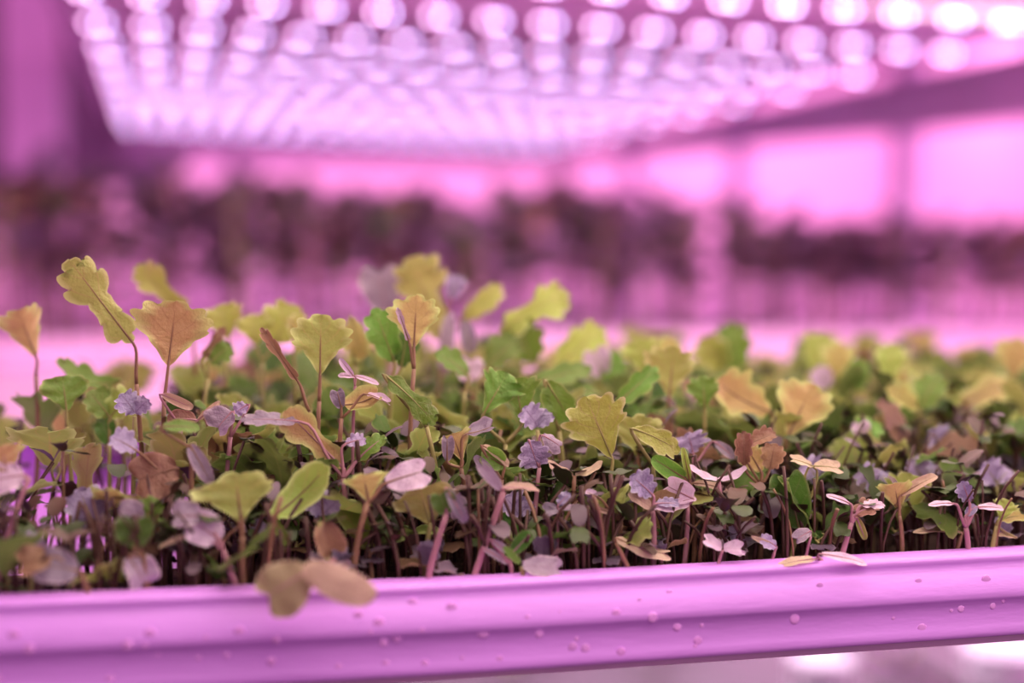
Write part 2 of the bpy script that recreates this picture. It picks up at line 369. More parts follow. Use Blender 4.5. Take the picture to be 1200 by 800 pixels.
# ------------------------------------------------------------------ leaves
def blade_vf(kind, L, W, curl=0.3, cup=0.2, wave=0.0, ns=28, nt=5, seed=0, amp=None):
    rg = np.random.default_rng(seed)
    s = np.linspace(0, 1, ns); th = math.pi*s
    if kind in ('fan', 'wedge'):
        lo_ = s < .5; kk = .66 if kind == 'fan' else .80
        be = np.clip(s-.5, 0, .5)*math.pi
        Px = np.where(lo_, W/2*(.10*np.clip(s*14, 0, 1)+.90*(2*np.minimum(s, .5))**1.35), W/2*np.cos(be)**(.75 if kind == 'fan' else .55))
        Py = np.where(lo_, kk*L*2*s, kk*L+(1-kk)*L*np.sin(be))
        Px[-1] = 0
        sc_ = np.clip((s-.2)/.15, 0, 1); n = 5.5 if kind == 'fan' else 4.5
        A = (.15 if amp is None else amp)*2.3
        lb = np.floor(n*s+.1).astype(int); hv = rg.uniform(.6, 1.25, 12)[lb]
        q = ((np.abs(np.sin(n*math.pi*s+.3))+.02)**.55-.62)*A*sc_*hv
        Px = Px*(1+q); Py = .45*L+(Py-.45*L)*(1+q*.8)
        Mx = np.zeros(ns); My = L*s*.96; My[-1] = Py[-1]
        Px[0] = 0; Py[0] = 0
    else:
        sn = np.sin(th); yy = L*(1-np.cos(th))/2
        if kind == 'lobed': hw = W/2*sn**.75*(.42+.58*np.clip(s*1.7, 0, 1)); n, A, pw = 4.5, .25, .6
        elif kind == 'oak': hw = W/2*sn**.6*(.55+.45*s)*np.clip(s/.30, .12, 1)**.8*(1-.50*np.exp(-((s-.47)/.10)**2)); n, A, pw = 5.5, .29, .55
        elif kind == 'coty': hw = W/2*sn**.62*(.62+.38*np.clip(s*1.6, 0, 1)); n, A, pw = 0, 0, 1
        elif kind == 'frill': hw = W/2*sn**.8*(.5+.5*np.clip(s*1.5, 0, 1)); n, A, pw = 5.5, .20, 1.1
        else: hw = W/2*sn**.8*(.85+.15*s); n, A, pw = 0, 0, 1
        if amp is not None: A = amp
        Px = hw.copy(); Py = yy.copy()
        if kind == 'coty': Py = Py-.20*L*np.exp(-(Px/(W*.17))**2)*(s > .5)
        if n:
            hv = rg.uniform(.7, 1.25, 14)[np.floor(n*s).astype(int)]
            q = (np.abs(np.sin(n*math.pi*s))**pw-.55)*A*hv
            cy = .55*L
            Px = Px*(1+1.25*q); Py = cy+(Py-cy)*(1+q*np.clip((s-.1)*4, 0, 1))
        Mx = np.zeros(ns); My = np.minimum(yy, Py[-1]); Px[0] = 0; Px[-1] = 0
    side = {}
    for sg in (-1, 1):
        nn = n if n else 0
        if nn:
            hv2 = rg.uniform(.72, 1.30, 16)[np.floor(nn*s+(.1 if kind in ('fan','wedge') else 0)).astype(int)]
            base = Px*0+1
            w_ = (hv2-1)*.07*np.clip((s-.12)*5, 0, 1)*np.abs(np.sin(nn*math.pi*s))
        else: w_ = 0*s
        w_ = w_+.05*np.sin(5*s+rg.uniform(0, 6))*np.sin(math.pi*s)
        side[sg] = (Px*(1+w_), My+(Py-My)*(1+w_) if kind not in ('fan','wedge') else Py*(1+w_))
    V = []; UV = []
    asym = 1+.12*rg.uniform(-1, 1)
    ph = rg.uniform(0, 6)
    T = np.linspace(-1, 1, 2*nt+1)
    for i in range(ns):
        for t in T:
            k = asym if t > 0 else 2-asym
            ta = abs(t)
            sx_, sy_ = side[1 if t > 0 else -1]
            x = sx_[i]*ta*k*(1 if t > 0 else -1); y = My[i]+(sy_[i]-My[i])*ta
            z = cup*(x*x)/(W*.5) + .012*W*math.sin(19*s[i]+5*ta)*ta*(1-ta)*4*(1 if n else .3) + wave*W*math.sin(2*math.pi*3.0*s[i]+ph+(0 if t > 0 else 2))*ta**2
            V.append((x, y, z)); UV.append((.5+.5*t, s[i]))
    V = np.array(V)
    if abs(curl) > 1e-3:
        kp = curl/L; phi = V[:, 1]*kp; z = V[:, 2]
        Y = np.sin(phi)/kp+z*np.sin(phi); Z = -(1-np.cos(phi))/kp+z*np.cos(phi)
        ty, tz = math.sin(curl)/kp, -(1-math.cos(curl))/kp
        an = math.atan2(tz, ty); c, s_ = math.cos(-an), math.sin(-an)
        sc_ = L/math.hypot(ty, tz)
        V[:, 1] = (Y*c-Z*s_)*sc_; V[:, 2] = (Y*s_+Z*c)*sc_
    # gentle puckering between the veins
    m = 2*nt+1
    Fc = [(i*m+j, i*m+j+1, (i+1)*m+j+1, (i+1)*m+j) for i in range(ns-1) for j in range(m-1)]
    return V, Fc, UV
def nrm(v): v = np.asarray(v, float); return v/(np.linalg.norm(v)+1e-12)

PARTN = {'coty': 'seed_leaf', 'frill': 'young_leaf', 'oval': 'leaf'}
TRUE = {'fan', 'wedge', 'lobed', 'oak'}
HP = []
def hero(label, rx, e, leaves, node=None, stem='b', cat='seedling', rad=.00085, name='mustard_seedling', group=None, er=None):
    er = e if er is None else er
    # root on the mat straight under the given pixel column
    lo, hi = 300.0, 900.0
    for _ in range(40):
        m_ = (lo+hi)/2
        if at(rx, m_, er)[2] > -.0075: lo = m_
        else: hi = m_
    root = at(rx, lo, er)
    t = empty(name, tuple(root)); tag(t, label, cat, group)
    lv = []
    for q in leaves: HP.append(((q[2]+q[4])/2, (q[3]+q[5])/2, e, max(abs(q[2]-q[4]), q[6]*.6)))
    for q in leaves:
        kind, mt, bx, by, tx, ty, W = q[:7]; o = dict(tilt=0, lean=0, curl=.3, cup=.15, wave=.055, under=False, e=e, amp=None, pet=True)
        if len(q) > 7: o.update(q[7])
        k = mpp(bx, by, o['e']); B = at(bx, by, o['e']); T = at(tx, ty, o['e'])+fw*o['lean']*k
        lv.append((kind, mt, B, T, W*k, o))
    if node is None: N = lv[0][2]
    else: N = at(node[0], node[1], e)
    N = N.copy()
    H = N-root; hgt = np.linalg.norm(H)
    sid = np.array([rng.uniform(-.1, .1), rng.uniform(-.1, .1), 0])*hgt
    P = bez((0, 0, -.001), H*np.array([.22,.22,.40])+sid*.6, H*np.array([.66,.66,.72])+sid*.4, H, 9)
    V, Fc = tube_vf(P, np.linspace(rad*1.15, rad*.85, 9), 7)
    put('stem', mesh('stem', V, Fc, ST[stem]), t)
    for i, (kind, mt, B, T, W, o) in enumerate(lv):
        a = T-B; L = np.linalg.norm(a); Y = nrm(a)
        view = nrm(CAM-B); n0 = view-np.dot(view, Y)*Y; n0 = nrm(n0); c0 = np.cross(Y, n0)
        upw = np.array([0, 0, 1.0]); s_ = 1 if np.dot(np.cross(Y, c0), upw) > -2 else 1
        # tilt turns the face from the camera towards the sky
        uz = upw-np.dot(upw, Y)*Y
        if np.linalg.norm(uz) > .15: side = nrm(uz-np.dot(uz, n0)*n0) if np.linalg.norm(uz-np.dot(uz, n0)*n0) > .05 else c0
        else: side = c0
        tt = math.radians(o['tilt']); n = nrm(math.cos(tt)*n0+math.sin(tt)*side)
        Z = -n if o['under'] else n
        X = np.cross(Y, Z)
        V, Fc, UV = blade_vf(kind, L, W, o['curl']*1.45, o['cup']*1.5, o['wave'], seed=int(rng.integers(1e9)), amp=o['amp'],
                             ns=34 if kind in TRUE or kind == 'frill' else 20, nt=5)
        Wd = V[:, :1]*X+V[:, 1:2]*Y+V[:, 2:3]*Z
        nm = 'true_leaf' if kind in TRUE else PARTN[kind]
        lf = put(nm, mesh(nm, Wd, Fc, MT[mt], UV), t, tuple(B-root))
        gap = np.linalg.norm(B-N)
        r_ = rad*(.8 if kind in TRUE else .6)
        if o['pet'] and (kind in TRUE or gap > .0012):
            P0 = N-B; P3 = Y*L*.35*(1 if kind in TRUE else .12)
            # the stalk runs up into the blade as its midrib
            off = -n*r_*.2
            mid = bez(P0, P0*.4+np.array([0, 0, -.1])*gap, -Y*gap*.25, (0, 0, 0), 7)
            ctr = Wd[5::11][3:int(.8*len(Wd)/11):3]
            path = np.vstack([mid, ctr]); rr = np.concatenate([np.linspace(r_, r_*.75, 7), np.linspace(r_*.62, r_*.12, len(ctr))])
            V2, F2 = tube_vf(path, rr, 6)
            put('leaf_stalk', mesh('leaf_stalk', V2, F2, ST[stem]), lf)
    return t

def U(**k): return k
H = hero
# ---- tall leaves standing above the canopy, left to right
H('tall mustard seedling at left whose oak-shaped leaf leans left above all others', 172, .085,
  [('oak','olive',156,402,87,310,62,U(curl=.5,cup=.15,wave=.04,lean=-6,under=True))], node=(160,450))
H('seedling with a blurred yellow-green leaf poking up behind the tall oak-shaped leaf', 222, .17,
  [('oak','lime',218,368,163,315,40,U(curl=.9,cup=.3))], node=(226,400))
H('seedling holding up the wide tan fan leaf beside the tall oak-shaped leaf', 178, .075,
  [('fan','tan',197,430,206,356,88,U(curl=.25,cup=-.12,under=True,wave=.05))], node=(192,470))
H('seedling with a small tan wedge leaf standing alone near the left edge', 36, .13,
  [('wedge','tan',43,420,22,366,50,U(curl=.7,cup=.35,under=True))], node=(42,440))
H('seedling with one broad deep green fan leaf at left in front of pink glow', 80, .10,
  [('fan','green',78,482,73,441,60,U(curl=.2,cup=.1,amp=.05,tilt=10))], node=(78,500), stem='g')
H('seedling with an arching green leaf bowed over pink glow at left', 142, .13,
  [('lobed','green',142,446,70,424,34,U(curl=-1.2,cup=.3,tilt=45))], node=(140,470), stem='g')
H('seedling with paired olive leaves low between the arching leaf and the tan fan', 128, .105,
  [('lobed','green',128,488,105,460,40,U(tilt=20)),('lobed','olive',130,488,156,462,42,U(tilt=25,curl=.6)),
   ('coty','deep',128,520,120,490,26)], node=(128,520), stem='g')
H('seedling with an upright scalloped green fan leaf with curling pale edges', 372, .07,
  [('fan','olive',375,440,376,372,68,U(curl=.15,cup=-.35,wave=.08,under=True,amp=.2))], node=(374,470))
H('seedling with a folded brown leaf leaning left beside the curly-edged fan leaf', 366, .068,
  [('oak','brown',350,448,308,388,16,U(curl=.5,cup=.9))], node=(362,482))
H('seedling with a neat tan-green fan leaf standing upright in the middle', 485, .065,
  [('fan','tan',485,408,488,349,62,U(curl=.2,cup=-.1,under=True,amp=.13)),
   ('oak','pale',480,402,466,362,9,U(cup=.8,curl=.2))], node=(485,432))
H('seedling with the tall blurred yellow-green leaf behind the neat tan fan', 520, .16,
  [('oak','lime',515,398,484,306,72,U(curl=.35,under=True,wave=.05)),('frill','violet',528,350,536,322,26,U(cup=.4)),
   ('oval','mauve',520,440,528,365,20,U(curl=.4))], node=(517,430))
H('seedling with a large blue-mauve round leaf blurred behind the middle', 455, .18,
  [('coty','mauve',452,364,443,308,52,U(curl=.2,cup=.1))], node=(456,400), stem='p')
H('seedling with a slim blurred green leaf leaning right behind the middle', 545, .17,
  [('lobed','lime',543,374,586,336,26,U(curl=.6))], node=(545,400), stem='g')
H('seedling with the highest yellow-green leaf right of the middle, leaning right', 610, .15,
  [('oak','lime',588,386,660,342,50,U(curl=.6,cup=.1,wave=.05)),('lobed','green',624,424,604,378,46,U(curl=.4,cup=.3))],
  node=(612,430), stem='g')
H('seedling with a yellow-green leaf right of the highest right-hand leaf', 655, .15,
  [('lobed','lime',652,430,704,386,44,U(curl=.5,cup=.2))], node=(655,450), stem='g')
H('seedling with a long scalloped green leaf draped diagonally in the middle', 520, .05,
  [('oak','green',452,440,508,494,38,U(curl=.5,cup=-.1,amp=.16,tilt=15))], node=(500,500), stem='g')
H('seedling with two pointed green leaves side by side right of the middle', 590, .06,
  [('wedge','green',566,486,594,438,52,U(curl=.3,cup=-.1,amp=.12)),('wedge','green',612,492,604,444,48,U(curl=.3,amp=.1))],
  node=(592,520), stem='g')
H('seedling with a hanging green scalloped leaf right of the paired pointed leaves', 662, .065,
  [('lobed','green',640,446,668,492,42,U(curl=.4,amp=.12))], node=(655,505), stem='g')
H('seedling with a green leaf lying flat behind the hanging scalloped leaf', 690, .11,
  [('lobed','green',620,452,690,432,30,U(tilt=30)),('lobed','green',704,462,650,456,26,U(tilt=40))], node=(672,470), stem='g')
H('seedling with the brightest sharp yellow-green fan leaf right of centre', 716, .035,
  [('fan','lime',717,536,688,468,74,U(curl=.25,cup=.12,amp=.2))], node=(716,560), stem='g')
H('seedling with a bright green scalloped leaf just right of the brightest fan', 775, .038,
  [('lobed','lime',742,502,794,528,30,U(curl=.6,tilt=20,amp=.22))], node=(765,545), stem='g')
H('seedling with a broad olive scalloped leaf behind the brightest fan', 750, .055,
  [('fan','olive',748,536,755,490,66,U(tilt=25,curl=.6,under=True,amp=.16))], node=(750,550))
H('seedling with a narrow green leaf slanting up right of centre', 730, .075,
  [('lobed','green',722,474,768,432,26,U(curl=.3,cup=.3))], node=(726,500), stem='g')
H('seedling with an upright olive-tan fan leaf on a thin brown stalk at right', 785, .085,
  [('fan','olive',784,466,790,409,58,U(curl=.3,under=True,amp=.16))], node=(785,500))
H('seedling with a short green leaf in front of the arching tan leaf', 824, .07,
  [('fan','green',826,480,824,442,38,U(curl=.3,amp=.15))], node=(826,505), stem='g')
H('seedling with a broad arching tan leaf at right', 905, .08,
  [('lobed','tan',902,482,842,446,58,U(curl=1.0,cup=-.3,under=True,tilt=20))], node=(905,500))
H('seedling with the tall blurred green and tan leaf at the back right of centre', 862, .17,
  [('lobed','green',862,436,858,380,40,U(curl=.3)),('lobed','olive',850,432,822,398,40,U(curl=.5))], node=(860,450), stem='g')
H('seedling with an erect tan wedge leaf at right in sharp side light', 925, .065,
  [('fan','tan',922,514,952,452,66,U(curl=.3,cup=.15,under=True,amp=.1))], node=(922,535))
H('seedling with a blurred pointed green leaf against bright glow at right', 950, .17,
  [('wedge','olive',950,446,966,394,44,U(curl=.3,cup=.3))], node=(950,460), stem='g')
H('seedling with a plain blurred green leaf right of the pointed one', 1003, .15,
  [('oval','green',1002,458,1008,420,30)], node=(1002,470), stem='g')
H('seedling with a wide arching olive leaf at far right', 1140, .12,
  [('lobed','olive',1142,466,1062,438,42,U(curl=-.9,tilt=35)),('lobed','tan',1120,480,1190,452,40,U(curl=.7,tilt=30))], node=(1130,490))
H('seedling with a low green leaf under the wide arching olive leaf', 1080, .10,
  [('lobed','green',1078,480,1100,440,40,U(tilt=25)),('lobed','tan',1076,478,1040,455,30,U(tilt=30))], node=(1078,500), stem='g')
for q_ in (('with a blurred yellow-green scalloped leaf right of the wide tan fan', 262, .15, [('fan','lime',268,398,258,358,46,U(curl=.6))]),
           ('with two broad blurred lime leaves left of the curly-edged fan', 318, .15, [('fan','lime',300,405,292,370,44,U(curl=.5,tilt=20)),('lobed','lime',322,402,348,360,50,U(curl=.5,tilt=20))]),
           ('with a low blurred lime leaf touching the curly-edged fan', 345, .13, [('fan','lime',345,412,360,376,58,U(curl=.7,tilt=20,under=True))]),
           ('with a hanging tan leaf just left of the neat tan fan', 422, .12, [('lobed','tan',412,372,424,420,30,U(curl=.5)),('coty','taupe',436,410,446,402,16)]),
           ('with a deep green leaf right behind the neat tan fan', 452, .09, [('lobed','green',462,424,440,364,40,U(curl=.4)),('lobed','deep',470,430,478,385,30)]),
           ('with a curved blurred tan stalk and green leaf right of the tan fan', 240, .12, [('lobed','green',246,425,270,405,36,U(tilt=30)),('oak','brown',236,420,262,385,14,U(cup=.6))]),
           ('with pale mauve seed leaf and blurred green leaf, middle back', 562, .13, [('coty','pale',548,448,552,416,34,U(tilt=10)),('lobed','green',570,430,606,398,40,U(tilt=25)),('oval','mauve',552,414,544,376,20)]),
           ('with a green leaf lying behind the paired pointed green leaves', 540, .10, [('lobed','green',548,440,512,414,30,U(tilt=35,curl=.5))]),
           ('with a blurred olive leaf between the narrow leaf and the olive-tan fan', 762, .13, [('fan','olive',758,440,750,398,46,U(curl=.4)),('lobed','tan',768,436,790,398,30)]),
           ('with a small bright pale leaf against the glow at right of centre', 700, .14, [('coty','pale',706,440,694,406,34,U(tilt=5)),('fan','green',700,446,726,416,34)]),
           ('with tan leaves rising just left of the plain blurred green leaf', 978, .14, [('fan','tan',978,450,985,404,36,U(curl=.4)),('lobed','pale',968,456,960,430,26)]),
           ('with an olive leaf rising just right of the plain blurred green leaf', 1042, .14, [('fan','olive',1040,452,1046,404,38,U(curl=.5)),('lobed','tan',1048,458,1072,436,26)]),
           ('with a tan upright leaf at the far right edge of the back row', 1186, .13, [('fan','tan',1186,446,1192,398,44,U(curl=.4))]),
           ('with round pink leaf blurred low between the erect wedge and plain leaf', 1010, .07, [('coty','pale',1010,512,1006,492,24,U(tilt=10)),('lobed','green',1000,520,1030,498,34,U(tilt=25))])):
    l0 = q_[3][0]; H('seedling '+q_[0], q_[1], q_[2], q_[3], node=(l0[2]*.6+q_[1]*.4, max(z_[3] for z_ in q_[3])+18), stem='g')
# ---- mid storey
H('seedling with a big yellow-tan leaf sweeping left over a mauve seed leaf', 418, .045,
  [('oak','tan',402,548,336,482,54,U(curl=.5,cup=-.15,under=True,wave=.05,amp=.15)),
   ('frill','mauve',352,494,284,492,26,U(tilt=45,curl=.2)),('frill','violet',405,520,428,514,22,U(tilt=35)),
   ('lobed','green',418,540,450,512,24,U(tilt=35))], node=(402,560), stem='p', rad=.001)
H('seedling with a wide yellow-green arrow-shaped leaf at left front', 288, .018,
  [('fan','olive',283,612,276,556,92,U(curl=.5,cup=-.15,under=True,amp=.10))], node=(284,628), rad=.0011)
H('seedling with a mid green leaf arching back from the arrow-shaped leaf', 300, .022,
  [('lobed','olive',318,606,382,546,46,U(curl=-1.1,cup=.2,tilt=12,amp=.08)),('oval','green',318,604,340,640,12,U(cup=.6))],
  node=(317,610), rad=.001)
H('seedling with a sharp violet dark-veined toothed leaf at left', 114, .045,
  [('frill','violet',114,622,92,574,58,U(curl=.3,cup=.05,tilt=15))], node=(114,628), stem='g')
H('seedling with a heart-shaped mauve seed leaf beside the violet toothed leaf', 180, .030,
  [('coty','mauve',172,625,130,604,56,U(tilt=8,cup=.1)),('lobed','green',172,605,186,586,26,U(tilt=20))], node=(174,628))
H('seedling with twin pale mauve seed leaves on a pink stalk at left front', 285, .016,
  [('coty','pale',258,632,222,608,46,U(curl=.4,cup=.1)),('coty','mauve',238,604,200,606,36,U(tilt=20)),
   ('oval','taupe',240,626,186,642,11,U(tilt=50,cup=.4))], node=(262,645), stem='p', rad=.0011)
H('seedling with a large mauve seed leaf low at the left end of the rim', 112, .008,
  [('coty','mauve',92,668,38,662,46,U(tilt=12,curl=.5,cup=.1)),('coty','brown',60,652,18,662,38,U(tilt=20))], node=(96,672))
H('seedling with a round olive seed leaf with mauve lip left of the arrow leaf', 175, .012,
  [('coty','deep',158,640,160,602,50,U(curl=.3)),('coty','mauve',150,652,170,690,44,U(curl=.7,tilt=25))], node=(168,650))
H('seedling with a large dusky heart-shaped leaf left of centre', 178, .045,
  [('coty','brown',208,548,152,566,62,U(tilt=10,cup=.1,curl=.3)),('frill','violet',160,528,130,512,36,U(tilt=35))], node=(200,560))
H('seedling with a narrow mauve seed leaf hanging behind the arrow-shaped leaf', 232, .035,
  [('oval','mauve',222,520,248,566,20,U(curl=.5,cup=.2)),('oval','green',190,500,234,502,20,U(tilt=40))], node=(225,525))
H('pinkish pair of small seed leaves with a pale tube left of centre', 212, .065,
  [('oval','taupe',190,462,226,478,13,U(cup=.8)),('oval','brown',230,492,196,490,24,U(tilt=20)),('oval','taupe',232,492,258,470,8,U(cup=.8))],
  node=(212,500), stem='p')
H('seedling with a dusky curled seed leaf between the tan fan and the mauve pointed leaf', 262, .06,
  [('coty','mauve',272,482,252,506,40,U(tilt=30,cup=.4)),('frill','violet',290,474,276,484,22,U(tilt=35))], node=(270,512), stem='p')
H('seedling with a small pink-white forked seed leaf pair near the curly fan', 420, .060,
  [('oval','pale',414,440,398,420,9,U(cup=.5)),('oval','pale',416,441,396,440,9,U(tilt=40)),('oval','pale',416,440,444,450,8,U(tilt=30))],
  node=(416,452), stem='p', rad=.0006)
H('seedling with a curved tan seed leaf with mauve flaps left of the draped leaf', 398, .052,
  [('coty','tan',402,474,448,458,30,U(curl=1.1,tilt=25,cup=-.4,under=True)),('coty','mauve',400,478,394,454,18,U(curl=.4)),
   ('coty','pale',430,462,458,474,14,U(tilt=50,cup=.5))], node=(400,490))
H('seedling with a tan seed leaf and a pale mauve curled partner in the middle', 552, .042,
  [('coty','mauve',546,508,582,496,26,U(tilt=42,cup=.5,curl=-.5)),('wedge','tan',542,540,530,508,40,U(curl=.4,under=True,amp=.04)),
   ('coty','mauve',524,540,524,508,16)], node=(540,548))
H('seedling with an upturned green seed leaf with tan rim in the middle', 590, .035,
  [('coty','green',590,545,565,530,30,U(tilt=-10,cup=.4)),('oval','taupe',566,522,596,546,12,U(curl=.5,tilt=30)),
   ('oval','mauve',580,560,556,534,13,U(curl=.3))], node=(588,562))
H('seedling with a pale violet leaf hanging right of the middle', 626, .04,
  [('frill','violet',620,516,630,546,40,U(curl=.4)),('coty','mauve',636,510,660,526,24,U(tilt=40,cup=-.3))], node=(632,548), stem='p')
H('seedling with a smiling tan crescent of seed leaves below the brightest fan', 670, .032,
  [('oval','taupe',672,556,642,540,16,U(tilt=48,curl=-.8)),('oval','taupe',674,556,706,540,14,U(tilt=48,curl=-.8))], node=(673,557))
H('seedling with a bright pale pink seed leaf and a tan leaf left of middle front', 414, .020,
  [('coty','pale',452,566,504,550,38,U(tilt=15,cup=.1)),('wedge','tan',432,588,426,556,52,U(curl=.4,under=True,amp=.05))], node=(430,590), rad=.0011)
H('seedling with a drooping yellow-green arrow leaf under the bright pale leaf', 494, .022,
  [('fan','lime',504,616,492,570,78,U(curl=.7,cup=-.2,under=True,amp=.06)),('lobed','mauve',522,570,542,606,26,U(curl=.8,cup=-.2))],
  node=(505,612), stem='g')
H('straight bright pink stalk topped by a drooping mauve leaf at centre front', 497, .010,
  [('coty','deep',523,602,514,574,32,U(curl=.4)),('oval','mauve',524,572,546,612,16,U(curl=.9))], node=(523,602), stem='p', rad=.0010)
H('long slanting pink stalk with a thin tan seed leaf right of centre', 548, .014,
  [('oval','taupe',588,572,632,575,15,U(tilt=55,cup=.3,curl=.3)),('coty','mauve',588,574,560,540,16)], node=(590,576), stem='p', rad=.0011)
H('butterfly-like pair of small mauve seed leaves right of centre', 652, .02,
  [('coty','mauve',654,596,636,600,18,U(tilt=20,cup=.3)),('oval','pale',654,598,684,594,9,U(tilt=45)),('frill','violet',654,592,668,578,18,U(tilt=30))],
  node=(655,600), stem='p', rad=.0006)
H('seedling with a mauve-grey seed leaf resting on the rim at centre', 615, .006,
  [('coty','mauve',612,662,662,668,32,U(tilt=28,curl=.3)),('oval','green',610,660,590,640,10)], node=(611,664), stem='g')
H('small seedling with curled mauve strips just left of the rim-resting leaf', 600, .012,
  [('oval','mauve',566,642,596,660,10,U(tilt=20)),('oval','mauve',576,632,596,648,10,U(tilt=20)),('oval','deep',600,648,622,624,20,U(cup=.5))], node=(598,660), stem='p')
H('seedling with a long thin tan seed leaf slanting down right of centre', 745, .012,
  [('coty','taupe',722,630,790,650,23,U(tilt=48,curl=-.3,cup=-.1))], node=(722,636), stem='b')
H('pink seedling with tan and pink seed leaves and a violet frill right of centre', 764, .020,
  [('oval','taupe',764,596,736,578,15,U(tilt=28)),('oval','pale',764,594,790,598,13,U(tilt=40)),
   ('frill','violet',765,580,740,558,34,U(tilt=20)),('frill','violet',768,590,796,590,14,U(tilt=30))], node=(765,598), stem='p', rad=.001)
H('seedling with a rounded pale pink upturned seed leaf right of centre', 800, .026,
  [('coty','pale',812,584,776,566,40,U(tilt=-10,cup=.3,curl=.3)),('oval','pale',790,590,816,584,12,U(tilt=40))], node=(806,592), stem='p')
H('seedling with a short tan scalloped leaf and pale strip below the brightest fan', 728, .020,
  [('wedge','olive',728,606,716,576,44,U(curl=.5,under=True,amp=.14)),('oval','pale',700,582,686,576,12,U(tilt=20)),
   ('oval','taupe',722,602,694,594,7,U(cup=.5))], node=(728,612))
H('seedling with a pale pink smiling crescent of seed leaves at right', 846, .030,
  [('oval','pale',841,561,808,545,14,U(tilt=52,curl=-.6)),('oval','pale',841,561,874,546,15,U(tilt=52,curl=-.9))], node=(842,564), stem='p')
H('seedling with fine olive ribbed leaf slanting left of the pale crescent', 812, .034,
  [('oval','green',802,560,764,536,24,U(cup=.6)),('oval','olive',808,562,800,524,9,U(cup=.6)),('oval','taupe',812,566,856,578,13,U(tilt=45,curl=.5))], node=(808,572))
H('seedling with a spiky violet frill near the right middle', 812, .05,
  [('frill','violet',812,530,806,508,44,U(tilt=20,amp=.42)),('oval','mauve',838,518,860,536,14,U(tilt=20))], node=(812,545), stem='p')
H('seedling with curled brown frilled leaves right of the pale crescent', 890, .034,
  [('frill','brown',872,545,872,506,22,U(cup=.8,curl=.4)),('frill','brown',874,522,908,508,20,U(cup=.4,tilt=20)),
   ('lobed','tan',892,552,876,526,30,U(under=True,curl=.6)),('frill','brown',902,550,908,520,30,U(cup=.5))], node=(892,570))
H('seedling with a dark green blade under two tan rounded seed leaves at right', 925, .026,
  [('coty','deep',936,618,920,548,50,U(curl=.3,cup=.2)),('coty','taupe',952,546,924,537,16,U(tilt=50,curl=.3)),('coty','taupe',954,546,988,550,20,U(tilt=40,curl=.3))],
  node=(936,624), stem='g')
H('small pink seedling with two seed leaves just above the rim at right', 838, .008,
  [('coty','pale',846,642,822,630,18,U(tilt=30,cup=.3)),('coty','pale',848,642,872,644,22,U(tilt=28,cup=.4))], node=(847,644), stem='p', rad=.0006)
H('tiny seedling with a violet leaf beside the small pink pair at right', 900, .012,
  [('frill','violet',910,640,890,630,20,U(tilt=30)),('oval','taupe',908,640,880,628,7)], node=(908,646), stem='p', rad=.0006)
H('small round mauve seed leaf low under the dark green blade at right', 940, .014,
  [('coty','mauve',950,622,930,634,18,U(tilt=20))], node=(950,628), stem='p', rad=.0006)
H('seedling with a tan boat-shaped leaf rising to a pale tip at right', 1055, .018,
  [('wedge','tan',1054,600,1048,566,40,U(curl=.5,under=True,amp=.03)),('oval','taupe',1056,580,1098,557,14,U(cup=.6,tilt=20))], node=(1054,604))
H('seedling with a tan and pink clustered head on two stalks at right', 982, .012,
  [('lobed','brown',1000,604,1028,592,26,U(tilt=35,curl=.5)),('oval','pale',996,590,968,580,9,U(tilt=35)),('frill','pale',1010,592,1036,592,16,U(tilt=40)),
   ('oval','olive',1004,606,1014,632,10,U(cup=.5))], node=(998,612), stem='p', rad=.001)
H('vivid magenta forked seedling with pale seed leaves at far right', 1134, .010,
  [('oval','pale',1118,590,1088,592,10,U(tilt=45)),('oval','pale',1146,594,1176,596,12,U(tilt=40)),
   ('frill','violet',1136,588,1128,564,20,U(cup=.3)),('oval','violet',1132,604,1144,592,12,U())], node=(1132,618), stem='p', rad=.001)
H('seedling with a thin flat tan seed leaf beside the magenta forked seedling', 1118, .016,
  [('oval','taupe',1128,624,1070,624,13,U(tilt=55))], node=(1126,628))
H('seedling with an olive and tan leaf at the far right edge above the rim', 1160, .012,
  [('wedge','olive',1172,612,1182,588,30,U(tilt=20)),('lobed','tan',1170,610,1200,604,24,U(tilt=45)),('oval','taupe',1190,630,1166,626,9,U(tilt=50))], node=(1168,616), stem='g')
for (x, y, e, lab) in ((950,548,.045,'beside the two tan rounded seed leaves'), (1074,548,.05,'above the tan boat-shaped leaf'),
                       (1160,552,.04,'above the magenta forked seedling'), (1016,556,.04,'between the boat-shaped leaf and the clustered head'),
                       (622,486,.055,'behind the hanging scalloped leaf'), (372,588,.03,'under the arching olive leaf left of centre'),
                       (30,638,.022,'above the large mauve end leaf'), (150,470,.08,'behind the tall oak-shaped leaf'),
                       (1100,512,.07,'under the wide arching olive leaf'), (600,590,.04,'behind the long slanting pink stalk')):
    H('seedling with a small spread violet frill '+lab, x+6, e,
      [('frill','violet',x+8,y+14,x-8,y-8,38,U(tilt=30,amp=.26)),('frill','violet',x+8,y+14,x+24,y-2,24,U(tilt=25))], node=(x+8,y+18), stem='g')
H('overhanging leaf pair left: wide olive-grey seed leaf drooping over the rim', 352, .004,
  [('coty','drab',362,668,304,704,66,U(curl=.5,cup=-.1,under=False,e=-.016))], node=(392,655), stem='p', er=.013)
H('blurred tan kidney-shaped seed leaf drooping over the rim left of centre', 408, .004,
  [('oval','taupe',355,664,440,700,44,U(curl=.35,cup=-.1,e=-.020,pet=False))], node=(404,664), stem='p', er=.013)
H('seedling with a grey curled seed leaf just behind the overhanging leaves', 395, .012,
  [('coty','brown',376,612,392,650,38,U(curl=.6,cup=.3))], node=(374,612), stem='g')
H('seedling whose pale pink seed leaf lies across the rim at right', 985, .004,
  [('oval','pale',962,649,1016,661,13,U(tilt=35,curl=.3,e=-.001)),('oval','taupe',955,655,912,663,14,U(tilt=42,e=.001))], node=(958,653), stem='p')
